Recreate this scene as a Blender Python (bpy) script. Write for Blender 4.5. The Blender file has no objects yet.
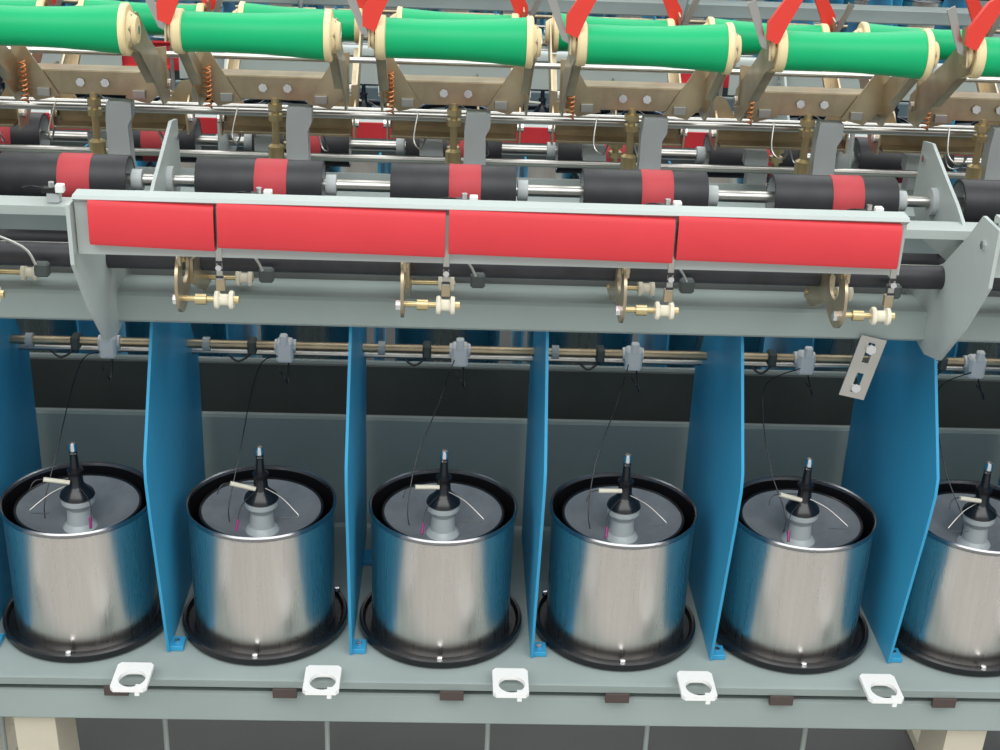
import bpy, math, random
from mathutils import Vector, Matrix
random.seed(7)
sc=bpy.context.scene
try: sc.view_settings.view_transform='Standard'
except Exception: pass
CM=0.01
ZUP=160.0   # camera height above floor, cm

# ------------------------------------------------------------ materials
def mat(name,col,rough=.5,metal=0.,noise=0.,nscale=20.,stretch=(1,1,1),bump=0.,spec=.5,coat=0.,rvar=0.,trans=0.):
    m=bpy.data.materials.new(name);m.use_nodes=True
    nt=m.node_tree;b=nt.nodes['Principled BSDF']
    b.inputs['Roughness'].default_value=rough
    b.inputs['Metallic'].default_value=metal
    b.inputs['Specular IOR Level'].default_value=spec
    b.inputs['Coat Weight'].default_value=coat
    tc=nt.nodes.new('ShaderNodeTexCoord');mp=nt.nodes.new('ShaderNodeMapping')
    mp.inputs['Scale'].default_value=stretch
    nz=nt.nodes.new('ShaderNodeTexNoise');nz.inputs['Scale'].default_value=nscale;nz.inputs['Detail'].default_value=4
    nt.links.new(tc.outputs['Object'],mp.inputs['Vector']);nt.links.new(mp.outputs['Vector'],nz.inputs['Vector'])
    mr=nt.nodes.new('ShaderNodeMapRange')
    mr.inputs['From Min'].default_value=.3;mr.inputs['From Max'].default_value=.7
    mr.inputs['To Min'].default_value=1-noise;mr.inputs['To Max'].default_value=1+noise
    nt.links.new(nz.outputs['Fac'],mr.inputs['Value'])
    mx=nt.nodes.new('ShaderNodeVectorMath');mx.operation='SCALE'
    mx.inputs[0].default_value=col[:3]
    nt.links.new(mr.outputs['Result'],mx.inputs['Scale'])
    nt.links.new(mx.outputs['Vector'],b.inputs['Base Color'])
    if rvar>0:
        m2=nt.nodes.new('ShaderNodeMapRange')
        m2.inputs['From Min'].default_value=.3;m2.inputs['From Max'].default_value=.7
        m2.inputs['To Min'].default_value=rough-rvar;m2.inputs['To Max'].default_value=rough+rvar
        nt.links.new(nz.outputs['Fac'],m2.inputs['Value']);nt.links.new(m2.outputs['Result'],b.inputs['Roughness'])
    if bump>0:
        bp=nt.nodes.new('ShaderNodeBump');bp.inputs['Strength'].default_value=bump;bp.inputs['Distance'].default_value=.002
        nt.links.new(nz.outputs['Fac'],bp.inputs['Height']);nt.links.new(bp.outputs['Normal'],b.inputs['Normal'])
    return m
M={}
M['paint']=mat('grey_green_paint',(.29,.345,.33),.45,noise=.08,nscale=6,spec=.4)
M['paintL']=mat('light_grey_paint',(.42,.47,.45),.42,noise=.05,nscale=8)
M['dark']=mat('dark_parts_and_recess_shade',(.065,.08,.075),.6,noise=.15,nscale=10)  # trough shade put into the colour; dark fittings share it
M['blue']=mat('blue_sheet_paint',(.035,.32,.56),.45,noise=.06,nscale=9,spec=.4)
M['red']=mat('red_cover_paint',(.62,.04,.05),.5,noise=.05,nscale=12,spec=.35)
M['redband']=mat('red_band_rubber',(.48,.06,.07),.6,noise=.08,spec=.3)
M['rubber']=mat('black_rubber',(.022,.022,.026),.5,noise=.3,nscale=40)
M['black']=mat('black_gloss',(.010,.010,.012),.24)
M['steel']=mat('brushed_steel',(.70,.66,.62),.29,metal=1,noise=.05,nscale=30,stretch=(7,7,.25),rvar=.03)
M['steelrim']=mat('rim_steel',(.30,.30,.31),.25,metal=1)
M['rod']=mat('rod_steel',(.5,.49,.46),.28,metal=1,noise=.08)
M['chrome']=mat('bright_steel',(.75,.75,.76),.18,metal=1)
M['zinc']=mat('yellow_zinc',(.44,.36,.24),.33,metal=.85,noise=.25,nscale=25)
M['brass']=mat('brass',(.62,.5,.27),.35,metal=.9,noise=.1)
M['copper']=mat('copper_spring',(.62,.25,.1),.35,metal=.8)
M['green']=mat('green_yarn_tube',(.003,.40,.145),.42,noise=.07,nscale=8,spec=.3)
M['cream']=mat('cream_cardboard',(.78,.64,.36),.6,noise=.08)
M['white']=mat('white_plastic',(.88,.88,.86),.4)
M['ivory']=mat('ivory_ceramic',(.80,.75,.6),.3)
M['greypl']=mat('grey_plastic',(.42,.45,.45),.5,noise=.04)
M['disc']=mat('grey_disc',(.19,.21,.23),.5,noise=.12,nscale=60)
M['hub']=mat('pale_hub',(.5,.54,.54),.35)
M['handle']=mat('red_handle',(.7,.04,.025),.4)
M['brown']=mat('brown_leather',(.07,.05,.045),.6)
M['purple']=mat('purple_bead',(.3,.02,.15),.4)
M['floor']=mat('factory_floor',(.42,.41,.39),.5,noise=.1,nscale=2)
M['mat']=mat('floor_shade_tone',(.07,.072,.07),.5,noise=.2,nscale=3)  # shade under the machines, put into the floor colour
M['leg']=mat('cream_leg_paint',(.6,.55,.43),.5,noise=.05)

# ------------------------------------------------------------ builder (units: cm, camera-height origin)
class B:
    def __init__(s): s.v=[];s.f=[];s.m=[];s.mats=[]
    def mi(s,k):
        if k not in s.mats: s.mats.append(k)
        return s.mats.index(k)
    def add(s,vs,fs,k):
        o=len(s.v);s.v+= [tuple(x) for x in vs];i=s.mi(k)
        for f in fs: s.f.append([a+o for a in f]);s.m.append(i)
        return s
    def box(s,c,d,k,rot=None,ch=0.0):
        hx,hy,hz=[a/2 for a in d]
        R=rot if rot is not None else Matrix.Identity(3)
        ch=ch if ch>0 else min(d)*.08
        ch=min(ch,min(d)*.45)
        vs=[];idx={}
        for sx in(-1,1):
            for sy in(-1,1):
                for sz in(-1,1):
                    for ax in range(3):
                        p=[sx*(hx-ch),sy*(hy-ch),sz*(hz-ch)]
                        p[ax]=(sx*hx,sy*hy,sz*hz)[ax]
                        idx[(sx,sy,sz,ax)]=len(vs);vs.append(R@Vector(p)+Vector(c))
        fs=[]
        for ax in range(3):
            o=[a for a in range(3) if a!=ax]
            for sg in(-1,1):
                q=[]
                for a,b in((-1,-1),(1,-1),(1,1),(-1,1)):
                    t=[0,0,0];t[ax]=sg;t[o[0]]=a;t[o[1]]=b;q.append(idx[(t[0],t[1],t[2],ax)])
                fs.append(q)
        for ax in range(3):
            o=[a for a in range(3) if a!=ax]
            for a in(-1,1):
                for b in(-1,1):
                    q=[]
                    for e,w in((-1,o[0]),(1,o[0]),(1,o[1]),(-1,o[1])):
                        t=[0,0,0];t[ax]=e;t[o[0]]=a;t[o[1]]=b;q.append(idx[(t[0],t[1],t[2],w)])
                    fs.append(q)
        for sx in(-1,1):
            for sy in(-1,1):
                for sz in(-1,1): fs.append([idx[(sx,sy,sz,a)] for a in range(3)])
        return s.add(vs,fs,k)
    def lathe(s,prof,c,k,axis='Z',seg=40,close=False):
        vs=[];n=len(prof);fs=[]
        for j in range(seg):
            a=2*math.pi*j/seg;ca,sa=math.cos(a),math.sin(a)
            for r,h in prof:
                if axis=='Z':p=(r*ca,r*sa,h)
                elif axis=='X':p=(h,r*ca,r*sa)
                else:p=(r*ca,h,r*sa)
                vs.append((p[0]+c[0],p[1]+c[1],p[2]+c[2]))
        for j in range(seg):
            j2=(j+1)%seg
            for i in range(n-1+(1 if close else 0)):
                i2=(i+1)%n
                fs.append([j*n+i,j2*n+i,j2*n+i2,j*n+i2])
        return s.add(vs,fs,k)
    def cyl(s,p0,p1,r0,k,r1=None,seg=14):
        if r1 is None:r1=r0
        p0=Vector(p0);p1=Vector(p1);d=(p1-p0).normalized()
        u=d.orthogonal().normalized();w=d.cross(u)
        vs=[]
        for p,r in((p0,r0),(p1,r1)):
            for j in range(seg):
                a=2*math.pi*j/seg;vs.append(p+(u*math.cos(a)+w*math.sin(a))*r)
        fs=[[j,(j+1)%seg,seg+(j+1)%seg,seg+j] for j in range(seg)]
        fs.append(list(range(seg))[::-1]);fs.append(list(range(seg,2*seg)))
        return s.add(vs,fs,k)
    def wire(s,pts,r,k,seg=6,sub=4):
        P=[Vector(p) for p in pts]
        if len(P)>2 and sub>1:
            Q=[]
            for i in range(len(P)-1):
                a=P[max(i-1,0)];b=P[i];c=P[i+1];d=P[min(i+2,len(P)-1)]
                for t in range(sub):
                    t/=sub
                    Q.append(.5*((2*b)+(c-a)*t+(2*a-5*b+4*c-d)*t*t+(3*b-a-3*c+d)*t**3))
            Q.append(P[-1]);P=Q
        vs=[];u=None
        for i,p in enumerate(P):
            d=(P[min(i+1,len(P)-1)]-P[max(i-1,0)]).normalized()
            if u is None:u=d.orthogonal().normalized()
            u=(u-d*u.dot(d)).normalized();w=d.cross(u)
            for j in range(seg):
                a=2*math.pi*j/seg;vs.append(p+(u*math.cos(a)+w*math.sin(a))*r)
        n=len(P);fs=[[i*seg+j,i*seg+(j+1)%seg,(i+1)*seg+(j+1)%seg,(i+1)*seg+j] for i in range(n-1) for j in range(seg)]
        fs.append(list(range(seg))[::-1]);fs.append(list(range((n-1)*seg,n*seg)))
        return s.add(vs,fs,k)
    def plate(s,poly,x,t,k,axis='X'):
        def P(a,b,h):
            return {'X':(h,a,b),'Z':(a,b,h),'Y':(a,h,b)}[axis]
        n=len(poly);vs=[P(a,b,x-t/2) for a,b in poly]+[P(a,b,x+t/2) for a,b in poly]
        fs=[list(range(n))[::-1],list(range(n,2*n))]+[[i,(i+1)%n,n+(i+1)%n,n+i] for i in range(n)]
        return s.add(vs,fs,k)
    def ringplate(s,outer,inner,x,t,k,axis='X'):
        def P(a,b,h):
            return {'X':(h,a,b),'Z':(a,b,h),'Y':(a,h,b)}[axis]
        n=len(outer);vs=[]
        for h in(x-t/2,x+t/2):
            vs+=[P(a,b,h) for a,b in outer]+[P(a,b,h) for a,b in inner]
        fs=[]
        for i in range(n):
            j=(i+1)%n
            fs+=[[i,j,n+j,n+i],[2*n+i,3*n+i,3*n+j,2*n+j],[i,2*n+i,2*n+j,j],[n+i,n+j,3*n+j,3*n+i]]
        return s.add(vs,fs,k)
    def mesh(s,name,o=(0,0,0),ang=35):
        me=bpy.data.meshes.new(name)
        me.from_pydata([((x-o[0])*CM,(y-o[1])*CM,(z-o[2])*CM) for x,y,z in s.v],[],s.f)
        for k in s.mats: me.materials.append(M[k])
        me.polygons.foreach_set('material_index',s.m)
        me.polygons.foreach_set('use_smooth',[True]*len(s.f))
        me.update()
        import bmesh
        bm=bmesh.new();bm.from_mesh(me);bmesh.ops.recalc_face_normals(bm,faces=bm.faces);bm.to_mesh(me);bm.free()
        try: me.set_sharp_from_angle(angle=math.radians(ang))
        except Exception: pass
        me['o']=list(o)
        return me
def inst(name,me,X=0,flip=None,dY=0,dZ=0):
    o=me['o'];ob=bpy.data.objects.new(name,me);sc.collection.objects.link(ob)
    if flip is None:
        ob.location=((X+o[0])*CM,(o[1]+dY)*CM,(o[2]+dZ+ZUP)*CM)
    else:
        ob.location=((X-o[0])*CM,(2*flip-o[1]+dY)*CM,(o[2]+dZ+ZUP)*CM);ob.rotation_euler=(0,0,math.pi)
    return ob

# ------------------------------------------------------------ key stations (cm)
PX=-40.09;PY=136.8;ZP=-93.4      # pot row
LM=167.0                          # mirror plane lower half
UM=163.65                         # mirror plane upper half
S=20.0

# --- spindle pot ------------------------------------------------
def make_pot(var):
    b=B();c=(0,PY,ZP)
    b.lathe([(7.0,.05),(9.05,.05),(9.3,.3),(9.3,1.0),(9.15,1.2),(8.9,1.15),(8.6,.7),(7.0,.6)],c,'black',seg=56)
    b.lathe([(7.2,.5),(7.82,.6),(7.84,1.0),(7.95,14.7),(8.05,15.0)],c,'steel',seg=64)
    b.lathe([(8.05,15.0),(8.2,15.15),(8.22,15.45),(8.08,15.62),(7.92,15.5),(7.85,15.2)],c,'steelrim',seg=64)
    b.lathe([(7.85,15.2),(7.7,12.5),(7.5,9),(1.0,9)],c,'black',seg=56)
    b.lathe([(6.5,9),(6.75,14.4),(6.85,14.65),(6.7,14.75),(6.5,14.6)],c,'black',seg=56)
    b.lathe([(6.5,14.6),(6.2,14.3),(3.0,12.4),(1.5,11.7)],c,'disc',seg=56)
    b.lathe([(1.9,11.8),(1.75,12.1),(1.4,12.5),(1.25,14.2),(1.55,14.7),(1.8,15.0),(1.8,15.5),(1.2,15.8)],c,'hub',seg=28)
    b.lathe([(1.75,15.6),(1.9,15.8),(1.75,16.2),(1.1,16.8),(.8,17.2),(.72,18.4),(.9,18.5),(.9,18.9),(.5,19.2),(.4,20.8)],c,'black',seg=28)
    b.lathe([(.36,20.8),(.46,21.0),(.46,21.8),(.35,22.1),(0.0,22.15)],c,'chrome',seg=16)
    for a in(-90,30,150):
        t=math.radians(a);b.lathe([(0,1.55),(.3,1.5),(.38,1.15)],(9.0*math.cos(t),PY+9.0*math.sin(t),ZP),'chrome',seg=10)
    s=-1 if var==1 else 1
    z=ZP
    dy=-.35*var
    b.cyl((-.5,PY-.7,z+18.0+dy),(-3.1,PY-1.3,z+18.3),.26,'ivory')
    b.wire([(0,PY,z+17.6),(-1.4,PY-.6,z+18.0),(-3.8,PY-1.5,z+18.3),(-4.4,PY-2.2,z+17.4)],.055,'black')
    ex=4.4*s
    b.wire([(0.3*s,PY-.4,z+17.4),(2.4*s,PY-1.4,z+16.7),(ex,PY-2.9,z+15.4)],.055,'rod')
    b.wire([(ex,PY-2.9,z+15.4),(ex-.3*s,PY-3.2,z+15.2),(ex-2.2*s,PY-3.3,z+15.3)],.055,'rod')
    b.wire([(0,PY-.3,z+17.3),(-1.8*s,PY-1.9,z+16.0),(-2.2*s,PY-3.8,z+14.3)],.05,'black')
    b.cyl((-2.1*s,PY-3.3,z+14.9),(-2.25*s,PY-4.1,z+14.0),.17,'purple',seg=8)
    return b.mesh('spindle_pot',(0,PY,ZP))
pots=[make_pot(0),make_pot(1),make_pot(2)]

# --- blue divider ------------------------------------------------
DX=-29.89
b=B()
poly=[(130,ZP+.05),(128.6,-86),(126.2,-74),(125.5,-69.5),(125.7,-67.5),(133,-55.6),(134.6,-53.4),(147.5,-53.4),(149,-58),(151.5,-62.5),(156,-69),(156,ZP+.05)]
b.plate(poly,0,.3,'blue')
b.box((.8,131.2,ZP+.35),(1.6,2.0,.6),'blue')
b.cyl((.8,131.2,ZP+.5),(.8,131.2,ZP+.9),.3,'chrome',seg=8)
b.box((.8,150,ZP+.3),(1.6,3,.5),'blue')
DIV=b.mesh('divider_panel',(0,140,-75))

# --- white yarn guide square ------------------------------------
b=B()
n=32;out=[];inn=[]
for i in range(n):
    a=2*math.pi*(i+.5)/n;ca,sa=math.cos(a),math.sin(a);m=max(abs(ca),abs(sa))
    r=min(1/m,1.32)
    out.append((1.9*ca*r,124.0+2.3*sa*r));inn.append((.1+1.4*ca,123.5+1.45*sa))
b.ringplate(out,inn,-92.3,.45,'white',axis='Z')
b.box((0,125.9,-92.7),(2.4,1.2,.5),'white')
b.box((0.9,122.2,-92.6),(.5,.9,.9),'white')
SQ=b.mesh('white_thread_eyelet',(0,124,-92.3))

# --- package (green tapered tube) --------------------------------
def package():
    b=B();c=(0,142.9,-28.2)
    b.lathe([(1.95,-7.3),(1.98,-7.0),(1.92,-3),(2.02,1),(2.2,4),(2.4,6.6),(2.42,7.0),(2.3,7.2)],c,'green',axis='X',seg=36)
    b.lathe([(1.5,-8.0),(2.05,-8.0),(2.2,-7.8),(2.2,-7.1),(1.95,-7.0)],c,'cream',axis='X',seg=36)
    b.lathe([(2.3,6.9),(2.54,6.95),(2.6,7.5),(2.42,7.65),(1.8,7.65),(1.75,6.5)],c,'cream',axis='X',seg=36)
    b.lathe([(1.5,-8.0),(1.45,-7),(1.7,6.5)],c,'cream',axis='X',seg=24)
    return b.mesh('green_yarn_tube',(0,142.9,-28.2))
PK=package()
# --- cradle ------------------------------------------------------
def helix(c,r,h,turns,axis='Z'):
    pts=[]
    for i in range(turns*8+1):
        a=2*math.pi*i/8;pts.append((c[0]+r*math.cos(a),c[1]+r*math.sin(a),c[2]+h*i/(turns*8)))
    return pts
def cradle():
    b=B()
    b.box((0,157,-36.9),(15.2,.3,2.5),'zinc');b.box((0,158.4,-38.1),(15.2,2.8,.3),'zinc');b.box((0,158.4,-35.7),(15.2,2.8,.25),'zinc')
    b.cyl((-1.2,156.7,-36.8),(-1.2,156.4,-36.8),.5,'chrome',seg=6);b.cyl((1.5,156.7,-36.8),(1.5,156.4,-36.8),.5,'chrome',seg=6)
    for sx in(-1,1):
        x=sx*8.0
        p=[(158.8,-38.8),(155.6,-38.9),(151.5,-35.5),(145,-30.9),(141.6,-29.6),(141.2,-27.8),(142.4,-26.6),(145,-26.8),(150,-30.5),(157,-34.6),(159.2,-36)]
        b.plate(p,x,.22,'zinc')
        b.lathe([(0,-.9),(1.0,-.8),(1.35,-.2),(1.5,.2),(1.2,.4),(0,.5)] if sx<0 else [(0,.9),(1.3,.8),(1.7,.2),(1.9,-.2),(1.3,-.4),(0,-.5)],(x-sx*.3,142.9,-28.2),'cream',axis='X',seg=24)
        b.cyl((x,142.9,-28.2),(x+sx*.6,142.9,-28.2),.45,'chrome',seg=8)
        b.cyl((x-.3*sx,157.6,-37),(x+.5*sx,157.6,-37),.6,'chrome',seg=10)
        b.plate([(151.5,-35.5),(145,-30.9),(145.4,-30.5),(151.8,-35.0)],x-sx*.45,.9,'zinc')
        b.plate([(sx*8.4,-32.6),(sx*7.0,-32.8),(sx*3.6,-38.4),(sx*6.2,-39.0),(sx*8.3,-37.0)],156.6,.2,'zinc',axis='Y')
        b.box((sx*5.2,156.3,-37.9),(1.4,.5,.9),'rod')
    b.plate([(141.5,-29),(143.6,-29),(144.3,-25.5),(142.6,-25.2)],-8.6,.2,'zinc')
    b.plate([(-9.2,-26.8),(-8.0,-27.3),(-7.2,-25.3),(-5.9,-22.6),(-6.5,-21.8),(-7.6,-22.6),(-9.2,-25.2)],141.4,.6,'handle',axis='Y')
    b.plate([(-8.6,-28.2),(-9.4,-27.8),(-11.2,-23.6),(-10.4,-23.2)],142.6,.25,'rod',axis='Y')
    b.wire(helix((-7.1,155.4,-39.0),.38,4.6,9),.11,'copper',seg=5,sub=1)
    b.cyl((0,157,-46),(0,157,-38),.42,'brass',seg=12)
    for zz in(-39.0,-40.2): b.cyl((0,157,zz-.35),(0,157,zz+.35),.85,'brass',seg=6)
    b.lathe([(.42,-46),(.9,-45.6),(.9,-43.5),(.45,-43.2)],(0,157,0),'brass',seg=14)
    b.plate([(1.2,-47.5),(3.8,-47.5),(3.6,-41.6),(4.1,-40.6),(4.1,-39),(1.4,-39),(1.2,-41)],157.6,2.0,'greypl',axis='Y')
    b.box((2.6,156.4,-46.2),(1.2,.6,2),'white')
    b.wire([(-4,156.2,-39),(-4.4,154,-41.5),(-3.6,152,-42),(-3,151.5,-40.5)],.1,'rod')
    return b.mesh('package_cradle',(0,157,-37))
CR=cradle()

# --- friction roller ---------------------------------------------
def roller(off,R=2.5,L=6.5,Z=-43.7):
    b=B();c=(0,143.3,Z)
    a0,a1=off-1.65,off+1.65
    b.lathe([(R-.35,-L+.6),(R-.35,-L),(R-.05,-L),(R,-L+.08),(R,a0)],c,'rubber',axis='X',seg=40)
    b.lathe([(R+.02,a0),(R+.05,a0+.05),(R+.05,a1-.05),(R+.02,a1)],c,'redband',axis='X',seg=40)
    b.lathe([(R,a1),(R,L-.08),(R-.05,L),(R-.35,L),(R-.35,L-.6)],c,'rubber',axis='X',seg=40)
    b.lathe([(R-.35,-L+.02),(R-.4,-L+1.2),(.9,-L+1.4),(.8,-L+.6),(.5,-L+.6)],c,'greypl',axis='X',seg=32)
    b.lathe([(R-.35,L-.02),(R-.4,L-1.2),(.9,L-1.4),(.8,L-.6),(.5,L-.6)],c,'greypl',axis='X',seg=32)
    b.lathe([(.6,L+.2),(1.1,L+.25),(1.1,L+1.3),(.6,L+1.35)],c,'greypl',axis='X',seg=18)
    return b.mesh('friction_roller',(0,143.3,-43.2))
RO=roller(1.2)
RO2=roller(-1.0,2.95,6.3)

# --- thread clip in front of roller ------------------------------
b=B()
b.box((0,133.6,-42.0),(1.6,.9,.5),'black');b.box((1.0,133.2,-41.7),(.8,.8,.8),'white')
b.wire([(-.6,133.4,-41.8),(-1.6,132.6,-41.4),(-2.4,132.4,-41.5)],.1,'black')
b.cyl((0.1,133.5,-41.7),(.1,133.5,-41.2),.3,'chrome',seg=8)
b.box((.2,133.8,-42.75),(1.2,1.2,1.0),'greypl')
CL=b.mesh('thread_clip',(0,133.6,-42.2))

# --- pulley bracket ----------------------------------------------
def pul(b,x,y,z,r=.82,w=.8):
    b.lathe([(.2,-w),(r*.9,-w),(r,-w+.12),(r,-w+.35),(r*.62,-w+.5),(r*.62,w-.5),(r,w-.35),(r,w-.12),(r*.9,w),(.2,w)],(x,y,z),'ivory',axis='X',seg=22)
b=B()
n=28;out=[];inn=[]
for i in range(n):
    a=2*math.pi*i/n;ca,sa=math.cos(a),math.sin(a)
    y=ca*3.9;z=sa*3.0
    if ca<0: y*=.75
    out.append((121.2+y,-46.2+z));inn.append((122.3+ca*1.7,-45.6+sa*1.25))
b.ringplate(out,inn,-3.9,.28,'zinc')
b.plate([(124.3,-45.4),(127,-46),(133.5,-49.4),(133.5,-51),(130,-50.8),(124,-47.6)],-3.6,.3,'zinc')
b.cyl((-4.2,120.3,-47.7),(.6,120.2,-47.7),.26,'brass');b.cyl((-3.9,132.5,-50.2),(.9,132.5,-50.2),.26,'brass')
pul(b,0,120.2,-47.7,.85,.85);pul(b,0.0,132.5,-50.2)
b.cyl((.8,120.2,-47.7),(1.3,120.2,-47.7),.35,'brass',seg=8)
b.cyl((-2.6,120.2,-47.7),(-1.6,120.2,-47.7),.5,'brass',seg=12)
b.cyl((-4.5,119.8,-47.6),(-4.0,119.8,-47.6),.5,'chrome',seg=6)
b.box((-3.7,120.6,-42.6),(.3,2.6,3.4),'zinc')
b.cyl((-4.1,120.6,-43.9),(-3.4,120.6,-43.9),.45,'brass',seg=6)
b.wire([(-3.7,124,-44),(-2.5,125.5,-43.5),(1.5,126,-45.2),(2.8,125.4,-46.8)],.14,'rod')
b.box((3.0,126.6,-47.6),(1.4,1.0,1.4),'dark',ch=.2)
PB=b.mesh('pulley_bracket',(0,124,-47))
# --- strip joint clamp
b=B()
b.box((0,118.4,-41.8),(.55,.25,6.6),'rod');b.box((0,118.7,-45.6),(.8,.6,1.2),'zinc')
b.cyl((0,118.1,-43.8),(0,117.8,-43.8),.28,'chrome',seg=8)
for k in range(3): b.box((0,118.25,-43.4-.7*k),(.7,.1,.2),'rubber')
JC=b.mesh('strip_joint_clamp',(0,118.3,-42))

# --- red cover panel
def redpanel(L):
    b=B()
    h=L/2
    prof=[(118.6,-37.8),(117.6,-38.0),(117.3,-38.4),(117.1,-41.5),(117.3,-41.9),(118.2,-42.1),(118.2,-41.8),(117.5,-41.5),(117.6,-38.5),(118.6,-38.1)]
    n=len(prof);vs=[(-h,y,z+.16) for y,z in prof]+[(h,y,z-.16) for y,z in prof]
    fs=[[i,(i+1)%n,n+(i+1)%n,n+i] for i in range(n)]+[list(range(n))[::-1],list(range(n,2*n))]
    b.add(vs,fs,'red')
    return b.mesh('red_cover_strip',(0,117.8,-40))

# --- wire balloon guide on rod (white block)
def guide(v):
    b=B()
    b.box((0,149.2,-65.2),(1.9,1.8,2.6),'white',ch=.25);b.box((0,148.4,-63.6),(.9,.8,1.4),'white',ch=.15)
    b.cyl((-1.2,150,-65),(1.2,150,-65),.75,'white',seg=14)
    if v==0: pts=[(-.6,148.4,-65.6),(-1.2,146.4,-66.4),(-2.4,144,-69.4),(-4.6,140,-74),(-5.4,136.6,-78.2),(-5.2,135.6,-80.0)]
    elif v==1: pts=[(-.6,148.4,-65.6),(-2.4,147.4,-66.0),(-3.4,145,-68.8),(-4.2,140,-74),(-5.0,136.6,-78.2),(-4.9,135.6,-80.0)]
    else: pts=[(-.6,148.4,-65.6),(-4.8,146.4,-66.6),(-5.4,144,-69.8),(-4.8,140,-74.4),(-3.4,136.6,-78.2),(-3.6,135.6,-80.0)]
    b.wire(pts,.065,'black')
    b.wire([(.4,149,-66.5),(.6,146.8,-68.2),(.2,146.2,-67.2),(-.4,147,-66.6)],.09,'black')
    b.box((-3.8,150,-65.1),(1.0,1.7,1.7),'dark',ch=.2);b.wire([(-3.8,149.4,-65.8),(-5.2,148.4,-66.4),(-6.4,148.6,-65.6)],.14,'rubber')
    b.cyl((-9.4,150,-65),(-8.6,150,-65),.8,'greypl',seg=14)
    return b.mesh('thread_guide_hook',(0,149,-66))
GH=[guide(0),guide(1),guide(2)]

# --- long machine members --------------------------------------
LX=260
def prof_bar(name,prof,k,xa=-LX,xb=LX,o=None,close=True):
    b=B();n=len(prof)
    b.add([(xa,y,z) for y,z in prof]+[(xb,y,z) for y,z in prof],[[i,(i+1)%n,n+(i+1)%n,n+i] for i in range(n)]+[list(range(n))[::-1],list(range(n,2*n))],k)
    y=sum(p[0] for p in prof)/n;z=sum(p[1] for p in prof)/n
    return b.mesh(name,(0,y,z))
bench=prof_bar('spindle_bench',[(125.6,-94.6),(125.4,-93.6),(125.7,-93.4),(157.6,-93.4),(158,-93),(158,-78.3),(158.3,-78),(158.9,-78),(159.1,-78.4),(159.1,-94.6),(158.7,-94.9),(158.4,-94.2),(126,-94.2),(126,-94.6)],'paint')
b=B();b.box((0,163.2,-94),(2*LX,7.4,.8),'dark');b.box((0,159.45,-86.0),(2*LX,.5,15.4),'dark')  # dark liner plates added to paint in the shade of the trough
for i in range(-12,12):
    b.box((i*20+8,163.5,-91.5),(9,5,3.6),'rubber',ch=.5);b.cyl((i*20-2,161.5,-88),(i*20-2,165,-88),1.6,'rubber',seg=16);b.box((i*20+1,162.6,-89.6),(.6,1,6),'dark')
tr=b.mesh('belt_trough',(0,163,-90))
frail=prof_bar('front_rail',[(126.7,-95.9),(126.4,-96.2),(126.2,-99.4),(126.5,-99.7),(130,-99.7),(130,-99.3),(127,-99.2),(127,-96.4),(130.8,-96.3),(130.8,-95.9)],'paint')
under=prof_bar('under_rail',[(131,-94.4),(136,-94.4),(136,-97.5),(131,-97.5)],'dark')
beam=prof_bar('support_beam',[(131.2,-51.5),(130.9,-51.8),(130.8,-54.3),(131.1,-54.6),(136,-54.6),(136,-51.5)],'paint')
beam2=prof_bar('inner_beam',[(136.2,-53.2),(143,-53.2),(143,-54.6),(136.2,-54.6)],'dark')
trail=prof_bar('yarn_guide_rail',[(132.4,-43.3),(132.4,-44.2),(135.4,-44.2),(135.4,-43.3)],'paintL')
cbeam=prof_bar('centre_beam',[(158,-50),(158,-57),(169.3,-57),(169.3,-50)],'paint')
def rod(name,y,z,r,k,seg=16):
    b=B();b.cyl((-LX,y,z),(LX,y,z),r,k,seg=seg);return b.mesh(name,(0,y,z))
rsh=rod('roller_shaft',143.3,-43.7,.62,'rod')
lsh=rod('guide_rod',150,-65,.5,'zinc')
lsh2=rod('hanger_rod',152.5,-67,.35,'rod')
bsh=rod('black_drive_shaft',140,-49.4,1.0,'rubber')
bsh2=rod('feed_shaft',129,-47.0,1.15,'rubber')
bsh3=rod('steel_guide_shaft',134,-48.0,.5,'rod')
csh=rod('cradle_rod',160.6,-40.6,.45,'rod')
csh2=rod('tension_rod',153,-46.6,.5,'zinc')
csh3=rod('upper_rod',161.5,-34.5,.35,'rod')

def lower(dY,i0,i1,flips=(None,LM),dZ=0):
    for fl in flips:
        for nm,me in(('spindle_bench',bench),('front_rail',frail),('under_rail',under),('support_beam',beam),('inner_beam',beam2),('guide_rod',lsh),('hanger_rod',lsh2)):
            inst(nm,me,0,fl,dY,dZ)
        inst('belt_trough',tr,0,fl,dY,dZ)
        for i in range(i0,i1+1):
            inst('spindle_pot',pots[{0:1,5:1,1:2,4:2}.get(i,0)],PX+S*i,fl,dY,dZ)
            inst('divider_panel',DIV,DX+S*i,fl,dY,dZ)
            if dY==0 and fl is None: inst('thread_guide_hook',GH[{0:1,1:1,2:0,3:0}.get(i,2)] ,PX+S*i+1.5,fl,dY,dZ)
lower(0,-2,6)
for i in range(-2,7): inst('white_thread_eyelet',SQ,-32.49+S*i)
def upper(dY,i0,i1,fl,dZ):
    for nm,me in(('roller_shaft',rsh),('black_drive_shaft',bsh),('cradle_rod',csh),('tension_rod',csh2),('upper_rod',csh3)):
        if fl is not None and nm in('black_drive_shaft',): continue
        inst(nm,me,0,fl,dY,dZ)
    for i in range(i0,i1+1):
        inst('green_yarn_tube',PK,-39.85+S*i,fl,dY,dZ)
        inst('package_cradle',CR,-39.9+S*i,fl,dY,dZ)
        inst('friction_roller',RO if fl is None else RO2,-39.82+S*i,fl,dY,dZ)
upper(0,-2,6,None,0)
upper(0,-3,7,UM,-6.8)
for i in range(-2,7): inst('thread_clip',CL,-38.8+S*i)
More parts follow.
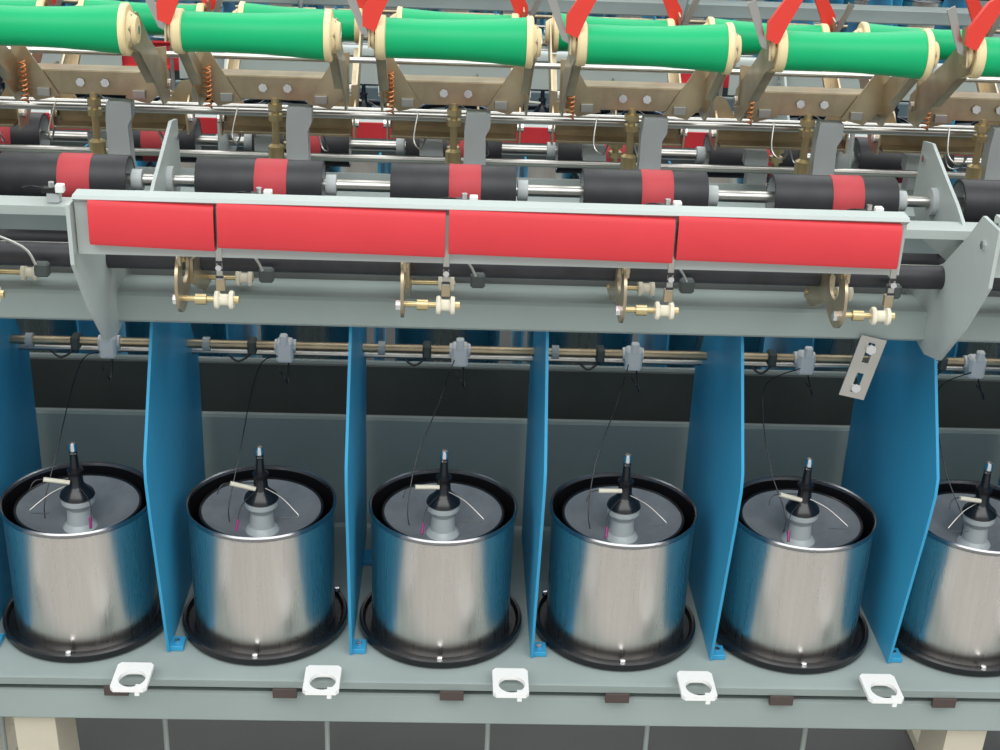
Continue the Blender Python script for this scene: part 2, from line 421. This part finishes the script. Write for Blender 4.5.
inst('yarn_guide_rail',trail);inst('centre_beam',cbeam)
# rear red cover rail
b=B();b.box((0,192,-50.6),(2*LX,.4,2.2),'red');b.box((0,193,-49.6),(2*LX,2,.3),'paintL');RR=b.mesh('rear_red_rail',(0,192,-50));inst('rear_red_rail',RR)
inst('rear_red_rail',RR,0,None,22,3.6)
# front sections
prof=[(117.9,-37.5),(119.7,-37.5),(119.9,-37.8),(119.9,-38.6),(119.6,-38.4),(118.8,-38.0),(118.8,-43.0),(118.4,-43.0),(118.3,-38.2),(117.7,-37.8)]
n=len(prof)
def secrail(xa,xb):
    b=B();b.add([(xa,y,z) for y,z in prof]+[(xb,y,z) for y,z in prof],[[i,(i+1)%n,n+(i+1)%n,n+i] for i in range(n)]+[list(range(n))[::-1],list(range(n,2*n))],'paintL')
    return b.mesh('front_section_rail',((xa+xb)/2,119.5,-38))
EP=B()
EP.plate([(117.2,-38.2),(121.4,-38.2),(124,-41),(129,-45.5),(138,-50.2),(138,-54.8),(130,-55.6),(126,-54.5),(121,-49),(117.2,-43.6)],0,.35,'paintL')
EP.cyl((-.4,134,-52.6),(.5,134,-52.6),.5,'chrome',seg=6);EP.cyl((-.4,120,-40.5),(.5,120,-40.5),.45,'chrome',seg=6)
EP=EP.mesh('end_bracket_plate',(0,127,-46))
UP=B();UP.plate([(133.5,-43.6),(137,-42),(141,-40.6),(147,-38.4),(150,-38.9),(150.5,-46),(146,-48.5),(136,-48),(133.5,-46)],0,.35,'paintL')
UP.cyl((-.8,143.3,-43.7),(.8,143.3,-43.7),1.5,'greypl',seg=20);UP.cyl((-.4,148.6,-40.5),(.4,148.6,-40.5),.4,'chrome',seg=6)
UP=UP.mesh('shaft_bearing_plate',(0,142,-43))
rp={}
def sections(secs,fl,dY,dZ,detail=True):
    for sec in secs:
        x0=-32.2+sec*81.0
        inst('front_section_rail',secrail(x0-.3,x0+72.4),0,fl,dY,dZ)
        inst('end_bracket_plate',EP,x0-.6,fl,dY,dZ)
        inst('shaft_bearing_plate',UP,x0+2.6,fl,dY,dZ)
        xs=[x0+.9,x0+11.9,x0+31.9,x0+51.9,x0+71.9]
        for a,c in zip(xs[:-1],xs[1:]):
            L=round(c-a-.3,2)
            if L not in rp: rp[L]=redpanel(L)
            inst('red_cover_strip',rp[L],(a+c)/2,fl,dY,dZ)
        if detail:
            for x in xs[1:]:
                inst('pulley_bracket',PB,x,fl,dY,dZ);inst('strip_joint_clamp',JC,x,fl,dY,dZ)
sections((-1,0,1),None,0,0)
sections((-1,0,1),UM,0,-5.0)
inst('feed_shaft',bsh2);inst('steel_guide_shaft',bsh3)
# slotted plate
b=B()
R=Matrix.Rotation(math.radians(12),3,'Y')
def rect(hw,hh,cy=0,n=8):
    pts=[]
    for (ax,ay),(bx,by) in zip([(-hw,-hh),(hw,-hh),(hw,hh),(-hw,hh)],[(hw,-hh),(hw,hh),(-hw,hh),(-hw,-hh)]):
        for t in range(n//4): pts.append((ax+(bx-ax)*t/(n//4),cy+ay+(by-ay)*t/(n//4)))
    return pts
b.ringplate(rect(1.35,1.7,1.7),rect(.35,1.1,1.7),0,.2,'rod',axis='Y');b.ringplate(rect(1.35,1.7,-1.7),rect(.35,1.1,-1.7),0,.2,'rod',axis='Y')
b.cyl((0,-.1,2.2),(0,-.5,2.2),.55,'chrome',seg=6);b.cyl((0,-.1,-2.2),(0,-.5,-2.2),.5,'chrome',seg=6)
b.v=[tuple(R@Vector(p)+Vector((0,130.4,-57.4))) for p in b.v]
inst('slotted_adjuster_plate',b.mesh('slotted_adjuster_plate',(0,130.2,-57.4)),42.1)
b=B();b.box((0,125.6,-95.2),(2.6,.5,1.2),'brown');BRN=b.mesh('leather_strap',(0,125.6,-95.2))
for i in range(-3,5): inst('leather_strap',BRN,1.3+S*.9*i)
# hanging rods below
b=B();b.cyl((0,143,-159.9),(0,143,-97.5),.32,'paintL',seg=10);b.cyl((0,143,-159.9),(0,143,-158.5),1.2,'paintL');HR=b.mesh('spindle_brake_rod',(0,143,-130))
for i in range(-2,7): inst('spindle_brake_rod',HR,-33.9+S*i)
# legs
b=B();b.plate([(127.5,-99.8),(134,-99.8),(136,-120),(136,-156),(142,-159.9),(120,-159.9),(126,-154),(128.5,-120)],0,4.5,'leg');b.box((0,134,-158.8),(9,30,2.2),'leg')
LG=b.mesh('machine_leg',(0,140,-130))
for x in(-144,-44.5,59.5,158): inst('machine_leg',LG,x)
for x in(-154,-75,88,158): inst('machine_leg',LG,x,LM)
# machines further back
for dY in(178,356): lower(dY,-6,10)
for dY in(178,):
    upper(dY,-6,10,None,0)
    sections((-2,-1,0,1,2),None,dY,0,False)
# floor
b=B();b.add([(-700,-400,-160),(700,-400,-160),(700,1200,-160),(-700,1200,-160)],[[0,1,2,3]],'floor')
inst('floor',b.mesh('floor',(0,0,-160)))
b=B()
for dY in(0,178,356): b.add([(-400,133+dY,-159.9),(400,133+dY,-159.9),(400,215+dY,-159.9),(-400,215+dY,-159.9)],[[0,1,2,3]],'mat')  # dark sheets painting the machines' shade onto the floor
inst('floor_shade_sheet',b.mesh('floor_shade_sheet',(0,0,-160)))

# ------------------------------------------------------------ light
w=bpy.data.worlds.new('hall');sc.world=w;w.use_nodes=True
nt=w.node_tree;bg=nt.nodes['Background']
tc=nt.nodes.new('ShaderNodeTexCoord');sx=nt.nodes.new('ShaderNodeSeparateXYZ');cr=nt.nodes.new('ShaderNodeValToRGB')
nt.links.new(tc.outputs['Generated'],sx.inputs[0]);nt.links.new(sx.outputs['Z'],cr.inputs['Fac']);nt.links.new(cr.outputs['Color'],bg.inputs['Color'])
cr.color_ramp.elements[0].color=(.66,.67,.67,1);cr.color_ramp.elements[0].position=0
cr.color_ramp.elements[1].color=(.9,.94,.95,1);cr.color_ramp.elements[1].position=.6
bg.inputs['Strength'].default_value=1.08
def area(name,loc,size,en,col=(1,1,1),rot=(0,0,0)):
    l=bpy.data.lights.new(name,'AREA');l.shape='RECTANGLE';l.size,l.size_y=size;l.energy=en;l.color=col
    o=bpy.data.objects.new(name,l);o.location=loc;o.rotation_euler=rot;sc.collection.objects.link(o)
area('added_overhead_fill',(0.3,-1.4,4.2),(7,2.4),170,(.99,.99,.98),(math.radians(18),0,0))  # added soft front fill for camera-facing surfaces, not a known fixture
area('added_overhead_fill',(0.3,2.6,4.2),(6,1.5),60,(.98,.99,1))  # unseen area light added above the machine for soft overhead light
area('added_overhead_fill',(0.3,5.2,4.2),(6,1.5),80,(.98,.99,1))  # unseen area light added over the rows behind

# ------------------------------------------------------------ camera
f,p,ya,ro=1417.8,.4257,.0409,.0402
F=Vector((math.sin(ya)*math.cos(p),math.cos(ya)*math.cos(p),-math.sin(p)))
R0=Vector((math.cos(ya),-math.sin(ya),0));U0=R0.cross(F)
R=R0*math.cos(ro)+U0*math.sin(ro);U=-R0*math.sin(ro)+U0*math.cos(ro)
m=Matrix((R,U,-F)).transposed().to_4x4();m.translation=Vector((0,0,ZUP*CM))
cam=bpy.data.cameras.new('camera');cam.sensor_width=36;cam.lens=f/1000*36;cam.clip_start=.01
co=bpy.data.objects.new('camera',cam);co.matrix_world=m;sc.collection.objects.link(co);sc.camera=co
